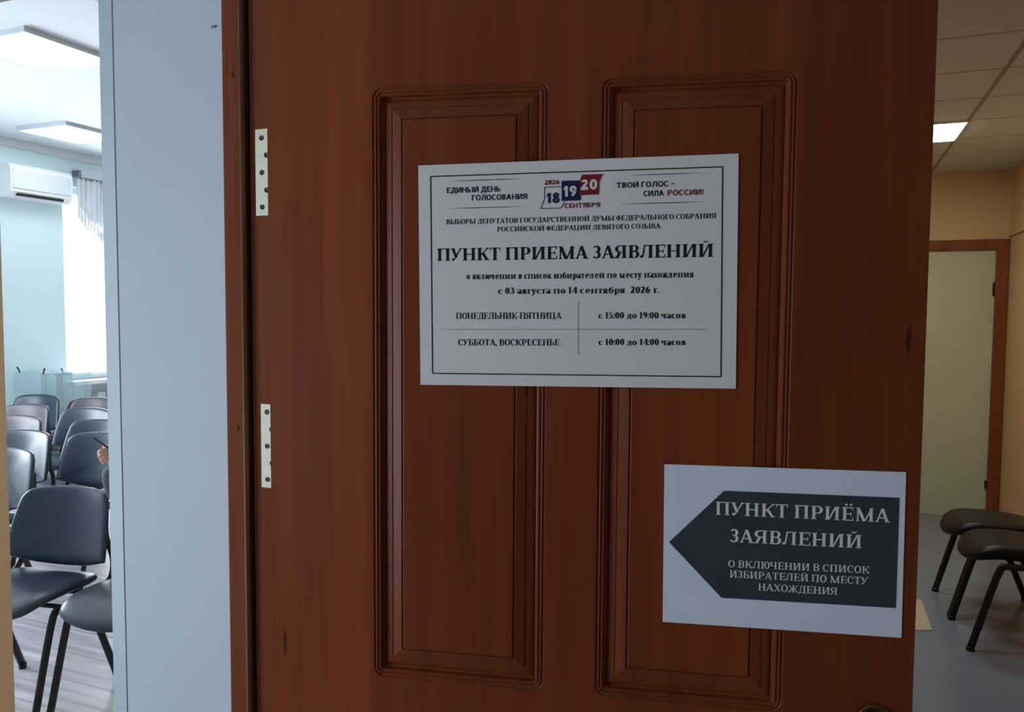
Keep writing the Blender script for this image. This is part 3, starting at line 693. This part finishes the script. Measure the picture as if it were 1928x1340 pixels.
# air conditioner
(ca, za), (cb_, zb) = wall_pt(20, 312, .21), wall_pt(138, 378, .21)
ac = empty('air_conditioner', bw(XW, (ca + cb_) / 2, (za + zb) / 2), -BETA); tag(ac, 'white wall mounted air conditioner beside the window', 'air conditioner')
w, h = abs(cb_ - ca) / 2, .15
prof = [(0, -h), (.15, -h), (.20, -h + .05), (.21, .02), (.20, h - .03), (.17, h), (0, h)]
m_ = MB(); vs0 = [m_.b.verts.new((x, -w, z)) for x, z in prof]; vs1 = [m_.b.verts.new((x, w, z)) for x, z in prof]
m_.b.faces.new(vs0); m_.b.faces.new(vs1[::-1])
for i in range(len(prof)): m_.b.faces.new((vs0[i], vs0[(i + 1) % len(prof)], vs1[(i + 1) % len(prof)], vs1[i]))
m_.build('housing', M_plastic, ac)
MB().box(.165, -w + .07, -h + .012, .1925, w - .09, -h + .036).build('vent_slot', M_hole, ac)
MB().box(.2, -w + .02, -h + .075, .2135, w - .02, h - .05, .004).build('front_panel', simple('pale_grey_plastic', (.66, .70, .74), .4), ac)
# window
wc0, wc1, wz0, wz1 = WC0, WC1, .83, 2.78
win = in_building(MB().box(XW - .14, wc0, wz0, XW - .09, wc0 + .06, wz1).box(XW - .14, wc1 - .06, wz0, XW - .09, wc1, wz1).box(XW - .14, wc0, wz0, XW - .09, wc1, wz0 + .06)
                  .box(XW - .14, wc0, wz1 - .06, XW - .09, wc1, wz1).box(XW - .14, 6.72, wz0, XW - .09, 6.78, wz1).build('window_1', M_plastic))
struct(win, 'bright white framed window of the hall behind the curtain', 'window')
MB().box(XW - .12, wc0 + .05, wz0 + .05, XW - .115, wc1 - .05, wz1 - .05).build('pane', M_glass, win)
MB().box(XW - .09, wc0 - .04, wz0 - .04, XW + .16, wc1 + .04, wz0, .004).build('sill', M_plastic, win)
w3 = in_building(MB().box(XW - .14, 1.35, wz0, XW - .09, 1.41, wz1).box(XW - .14, 3.19, wz0, XW - .09, 3.25, wz1).box(XW - .14, 1.35, wz0, XW - .09, 3.25, wz0 + .06)
                  .box(XW - .14, 1.35, wz1 - .06, XW - .09, 3.25, wz1).box(XW - .14, 2.27, wz0, XW - .09, 2.33, wz1).build('added_window_3', M_plastic))
struct(w3, 'added unseen window housing the hall fill lamp, left of the doorway view', 'window')
MB().box(XW - .12, 1.40, wz0 + .05, XW - .115, 3.20, wz1 - .05).build('pane', M_glass, w3)  # this unseen window is added only to house the fill lamp
# lobby window
lw = in_building(MB().box(-2.06, -1.25, .5, -2.01, -1.19, 2.12).box(-2.06, .09, .5, -2.01, .15, 2.12).box(-2.06, -1.25, .5, -2.01, .15, .56).box(-2.06, -1.25, 2.06, -2.01, .15, 2.12).box(-2.06, -.58, .5, -2.01, -.52, 2.12).build('window_2', M_plastic))
struct(lw, 'lobby window left of the camera', 'window')
MB().box(-2.04, -1.22, .53, -2.035, .12, 2.09).build('pane', M_glass, lw)
# curtain cornice and scalloped valance
cu = empty('curtain', bw(XW + .10, 6.0, 2.7), -BETA); tag(cu, 'short white gathered valance with a swagged hem at the top of the window', 'curtain')
v0, zt = wall_pt(144, 332, .10); _, zl = wall_pt(141, 408, .10); v1, zr = wall_pt(192, 460, .10)
vb = MB(); rows, cols = 14, 320; grid = []
L_ = 2.1
for i in range(rows + 1):
    row = []
    for j in range(cols + 1):
        u = j / cols * L_; s = u / (v1 - v0)
        low = zl + (zr - zl) * math.sin(min(1.0, s / 2.2) * PI / 2) ** .85 * 1.35
        low += .02 * abs(math.sin(u * 26)); z = zt + (low - zt) * i / rows
        row.append(vb.b.verts.new((.016 * math.sin(u * 105) * (1 - .3 * i / rows) + .010 * math.sin(u * 37 + i * .15), v0 + u - 6.0, z - 2.7)))
    grid.append(row)
for i in range(rows):
    for j in range(cols): vb.b.faces.new((grid[i][j], grid[i][j + 1], grid[i + 1][j + 1], grid[i + 1][j]))
rf = MB(); g2 = []
for i in range(4):
    row = []
    for j in range(cols + 1):
        q = grid[rows][j].co; u = j / cols * L_
        row.append(rf.b.verts.new((.030 + .014 * math.sin(u * 170) * (.4 + .3 * i), q.y, q.z + .13 * (1 - i / 3) - .02)))
    g2.append(row)
for i in range(3):
    for j in range(cols): rf.b.faces.new((g2[i][j], g2[i][j + 1], g2[i + 1][j + 1], g2[i + 1][j]))
ro = rf.build('ruffle', M_plastic, cu, True); rs = ro.modifiers.new('thickness', 'SOLIDIFY'); rs.thickness = .002
vo = vb.build('valance', M_sheer, cu, True); sm = vo.modifiers.new('thickness', 'SOLIDIFY'); sm.thickness = .003
MB().box(-.03, v0 - 6.0 - .02, zt - 2.7 - .005, .05, v0 + L_ - 6.0, zt - 2.7 + .085, .004).build('cornice', M_radi, cu)
MB().box(-.04, v0 - 6.02, zt - 2.7 - .01, .06, v0 - 5.99, zt - 2.7 + .06, .004).build('end_bracket', simple('grey_bracket', (.16, .19, .21), .5), cu)
S('trim_3', MB().box(XW, .95, HC - .07, XW + .05, 9.0, HC, .004), M_hallceil, 'white cornice strip under the hall ceiling on the window wall', 'trim')
# radiator under the sill
rd = empty('radiator', bw(XW, 6.72, 0), -BETA); tag(rd, 'grey wall radiator under the window sill', 'radiator')
b = MB()
for i in range(14): b.box(.05, -.86 + i * .11, .24, .12, -.86 + i * .11 + .095, .70, .012)
b.build('fins', M_radi, rd)
MB().tube([(.085, -.90, .27), (.085, .72, .27)], .014, smooth=False).build('pipe', M_radi, rd, True)
MB().tube([(.085, -.90, .67), (.085, .72, .67)], .014, smooth=False).build('pipe', M_radi, rd, True)
MB().box(0, -.6, .6, .05, -.56, .64).box(0, .4, .6, .05, .44, .64).build('bracket', M_radi, rd)
# clear plastic ballot boxes standing on the floor by the window wall
def clear_box(px0, px1, ytop, z, label, clips):
    def at(px):
        d = RIGHT * ((px - 964) / F) + DOWN * ((ytop - 670) / F) + FWD; t = z / d.y; return d * t
    a, c = at(px0), at(px1); H = a.z + E; W2 = (c - a).length / 2; m = (a + c) / 2
    r = empty('ballot_box', (m.x, m.y + .12, 0), -BETA); tag(r, label, 'box', 'clear boxes by the window')
    MB().box(-W2, -.16, .0, -W2 + .006, .16, H).box(W2 - .006, -.16, 0, W2, .16, H).box(-W2, -.16, 0, W2, -.154, H).box(-W2, .154, 0, W2, .16, H).box(-W2, -.16, 0, W2, .16, .006).build('body', M_acryl, r)
    MB().box(-W2 - .01, -.17, H - .012, W2 + .01, .17, H + .003, .002).build('lid', M_acryl, r)
    MB().box(-.05, -.02, H + .003, .05, .02, H + .006).build('slot_plate', M_plastic, r)
    MB().box(-W2 + .02, -.14, .01, W2 - .02, .14, .34, .01).build('base', M_radi, r)
    for cx, tilt in clips:
        MB().tube([(cx, -.14, H), (cx - tilt * .5, -.14, H + .03), (cx - tilt * 1.2, -.14, H + .05)], .007).build('clip', M_hole, r, True)
clear_box(31, 104, 702, 7.25, 'clear plastic box standing in front of the pale blue wall, left of the window', ((-.13, .03), (.18, -.02)))
clear_box(118, 134, 703, 7.6, 'narrow clear plastic box beside the radiator', ((.03, .02),))
# tan door leaf standing open at the left edge of the hall doorway
tl = MB().box(0, 0, .01, .80, .04, 2.08, .002)
tl = tl.build('door_2', M_tan); tl.location = (-1.452, 1.45, 0)
free = hall_ray(13, 800, 1.2); 
d13 = RIGHT * ((4 - 964) / F) + FWD; tp = d13 * (2.22 / d13.y)
tl.rotation_euler = (0, 0, math.atan2(tp.y - 1.45, tp.x + 1.44)); struct(tl, 'tan wooden door edge at the far left of the hall doorway', 'door')

# ------------------------------------------------------------------ corridor: light panel, far door, cable trunking, floor patch
cl = empty('ceiling_light', bw(.40, 5.27, CC), -BETA); tag(cl, 'lit square panel in the corridor tile ceiling', 'light')
MB().box(-.30, -.25, -.010, .285, .25, 0).build('frame', M_plastic, cl); MB().box(-.29, -.235, -.014, .275, .235, -.010).build('diffuser', M_cpanel, cl)
cl_fill = copy_tree(cl); cl_fill.location = bw(-.25, 3.77, CC); [x for x in COL.objects if x.parent == cl_fill and x.name.startswith('diffuser')][0].data = [x for x in COL.objects if x.parent == cl_fill and x.name.startswith('diffuser')][0].data.copy(); [x for x in COL.objects if x.parent == cl_fill and x.name.startswith('diffuser')][0].data.materials[0] = M_cpanel2; tag(cl_fill, 'added unseen fill panel on the corridor ceiling behind the brown door leaf', 'light')  # unseen panel added to brighten the corridor
fd = in_building(MB().box(.455, 6.815, .0, 1.145, 6.855, 2.045, .002).build('door_3', M_fdoor)); struct(fd, 'plain pale green door at the end of the corridor', 'door')
MB().box(1.13, 6.80, 1.70, 1.15, 6.815, 1.80).build('hinge', M_dark, fd); MB().box(1.13, 6.80, .24, 1.15, 6.815, .30).build('hinge', M_dark, fd)
MB().box(.55, 6.80, 1.755, .60, 6.815, 1.765).build('hook', M_dark, fd)
S('trim_4', MB().box(.38, 6.78, 0, .455, 6.88, 2.12, .003).box(1.145, 6.78, 0, 1.222, 6.88, 2.12, .003).box(.455, 6.78, 2.045, 1.145, 6.88, 2.12, .003), M_fframe, 'brown wooden frame around the pale green corridor door', 'trim')
S('trim_5', MB().box(1.212, 1.2, 2.135, 1.23, 6.80, 2.16, .003), M_peach, 'thin trunking line along the peach corridor wall', 'trim')
fl = [floor_pt(*p) for p in ((1690, 1130), (1735, 1130), (1755, 1187), (1690, 1187))]
b = MB(); b.prism([(p.x, p.y) for p in fl], 0, .004); tag(b.build('floor_patch', M_patch), 'pale beige patch on the corridor floor, partly hidden by the free edge of the door', 'mat')  # flat pale patch on the corridor floor

# ------------------------------------------------------------------ person seated behind the pier, right hand holding a phone
def skin_mesh(name, nodes, links, m, parent, root=0, sub=2):
    me = bpy.data.meshes.new(name); bm = bmesh.new(); sk = bm.verts.layers.skin.verify(); vs = []
    for i, n in enumerate(nodes):
        v = bm.verts.new(n[0]); r = n[1]; v[sk].radius = r if isinstance(r, tuple) else (r, r); v[sk].use_root = i == root; vs.append(v)
    for i, j in links: bm.edges.new((vs[i], vs[j]))
    bm.to_mesh(me); bm.free()
    me.materials.append(m); o = bpy.data.objects.new(name, me); COL.objects.link(o)
    k = o.modifiers.new('skin', 'SKIN'); k.use_smooth_shade = True; k.branch_smoothing = .3
    if sub: s = o.modifiers.new('sub', 'SUBSURF'); s.levels = sub; s.render_levels = sub
    if parent: o.parent = parent
    return o
pc = copy_tree(protos[0]); set_chair(pc, -1.55, 3.98, 196, 'hall chair hidden behind the white pier under the seated person', 'padded chairs in the hall')
PER = empty('person', (-1.55, 3.92, 0)); tag(PER, 'seated person in grey behind the white pier, one hand holding a phone in view', 'person')
hand_w = Vector((-1.912, 3.66, .870))
def L3(x, y, z): return (x, y, z)
H_ = hand_w - PER.location                                             # wrist region in local coordinates
wr = (H_.x + .030, H_.y + .02, H_.z - .055); el = (-.352, -.20, .640); sh = (-.20, -.06, .98)
body = [((0, -.02, .60), (.15, .11)), ((0, -.03, .78), (.14, .10)), ((0, -.06, .98), (.15, .09)), ((0, -.08, 1.09), (.06, .06)), ((0, -.11, 1.19), (.055, .06)), ((0, -.13, 1.30), (.078, .095)), ((0, -.13, 1.37), (.06, .075)),
        (sh, .058), (el, .045), (wr, (.028, .022)), ((.18, -.04, 1.02), .058), ((.25, -.20, .72), .045), ((.10, -.36, .62), .028), ((.07, -.42, .61), .03),
        ((-.09, -.02, .575), .08), ((-.14, -.44, .53), .062), ((-.15, -.40, .10), .042), ((-.16, -.52, .05), .035), ((.09, -.02, .575), .08), ((.14, -.44, .53), .062), ((.15, -.40, .10), .042), ((.16, -.52, .05), .035)]
lk = [(0, 1), (1, 2), (2, 3), (3, 4), (4, 5), (5, 6), (2, 7), (7, 8), (8, 9), (2, 10), (10, 11), (11, 12), (12, 13), (0, 14), (14, 15), (15, 16), (16, 17), (0, 18), (18, 19), (19, 20), (20, 21)]
body_o = skin_mesh('body', body, lk, M_skin, PER)
# right hand: palm grown from the wrist, four fingers curled round the phone's lower edge, thumb on top
px_, py_, pz_ = H_
hand = [((wr[0], wr[1], wr[2]), (.026, .021)), ((px_ + .024, py_ + .006, pz_ - .022), (.027, .016)), ((px_ + .020, py_ - .006, pz_ + .018), (.026, .015))]
hl = [(0, 1), (1, 2)]
def finger(pts, radii, start=2):
    i = start
    for p, r in zip(pts, radii):
        hand.append(((px_ + p[0], py_ + p[1], pz_ + p[2]), r)); hl.append((i, len(hand) - 1)); i = len(hand) - 1
fr_ = (.0100, .0095, .0088, .0078)
finger([(.012, -.020, .030), (-.010, -.036, .026), (-.020, -.030, .012), (-.010, -.018, .006)], fr_)
finger([(.012, -.026, .014), (-.008, -.040, .008), (-.016, -.032, -.006), (-.006, -.020, -.010)], fr_, 2)
finger([(.014, -.024, -.004), (-.004, -.036, -.010), (-.011, -.028, -.022), (-.002, -.016, -.024)], fr_, 1)
finger([(.018, -.018, -.020), (.002, -.028, -.026), (-.004, -.022, -.036), (.004, -.012, -.038)], (.0088, .0082, .0076, .0068), 1)
finger([(.020, .006, .030), (.004, .004, .040), (-.014, -.006, .038)], (.0125, .0115, .0095), 2)
ho = skin_mesh('hand', hand, hl, M_skin, body_o, 1)
sw = [((0, -.01, .62), (.17, .12)), ((0, -.03, .78), (.16, .12)), ((0, -.06, 1.0), (.165, .105)), ((0, -.08, 1.08), (.075, .075)), (sh, .070), (el, .062), ((wr[0] - .020, wr[1] + .006, wr[2] + .004), .046), ((.18, -.04, 1.02), .07), ((.25, -.20, .72), .058), ((.11, -.35, .62), .038)]
skin_mesh('sweater', sw, [(0, 1), (1, 2), (2, 3), (2, 4), (4, 5), (5, 6), (2, 7), (7, 8), (8, 9)], M_cloth, PER)
tr = [((0, -.01, .60), (.16, .095)), ((-.09, -.02, .58), .09), ((-.14, -.44, .55), .075), ((-.15, -.40, .09), .058), ((.09, -.02, .58), .09), ((.14, -.44, .55), .075), ((.15, -.40, .09), .058)]
skin_mesh('trousers', tr, [(0, 1), (1, 2), (2, 3), (0, 4), (4, 5), (5, 6)], M_trouser, PER)
for s in (-1, 1): skin_mesh('shoe', [((s * .15, -.37, .045), (.045, .04)), ((s * .155, -.47, .04), (.05, .036)), ((s * .16, -.57, .032), (.042, .028))], [(0, 1), (1, 2)], M_frame, PER)
skin_mesh('hair', [((0, -.10, 1.26), (.075, .07)), ((0, -.095, 1.36), (.088, .085)), ((0, -.12, 1.42), (.07, .07))], [(0, 1), (1, 2)], M_hair, PER)
# the phone: seen on its edge, tilted
a = RIGHT * ((175 - 964) / F) + DOWN * ((823 - 670) / F) + FWD; a = a * (3.60 / a.y) + Vector((0, 0, E))
c = RIGHT * ((228 - 964) / F) + DOWN * ((859 - 670) / F) + FWD; c = c * (3.62 / c.y) + Vector((0, 0, E))
ax = (c - a).normalized(); dep = (a + c) / 2 - Vector((0, 0, E)); dep.normalize(); dep = (dep - ax * dep.dot(ax)).normalized(); up = ax.cross(dep) * -1
L = (c - a).length
ph = MB().box(0, -.0, -.0042, L, .070, .0042, .003).build('smartphone', M_phone); tag(ph, 'thin black phone seen edge on in the seated hand', 'phone')
ph.matrix_world = Matrix(((ax.x, dep.x, up.x, a.x), (ax.y, dep.y, up.y, a.y), (ax.z, dep.z, up.z, a.z), (0, 0, 0, 1)))
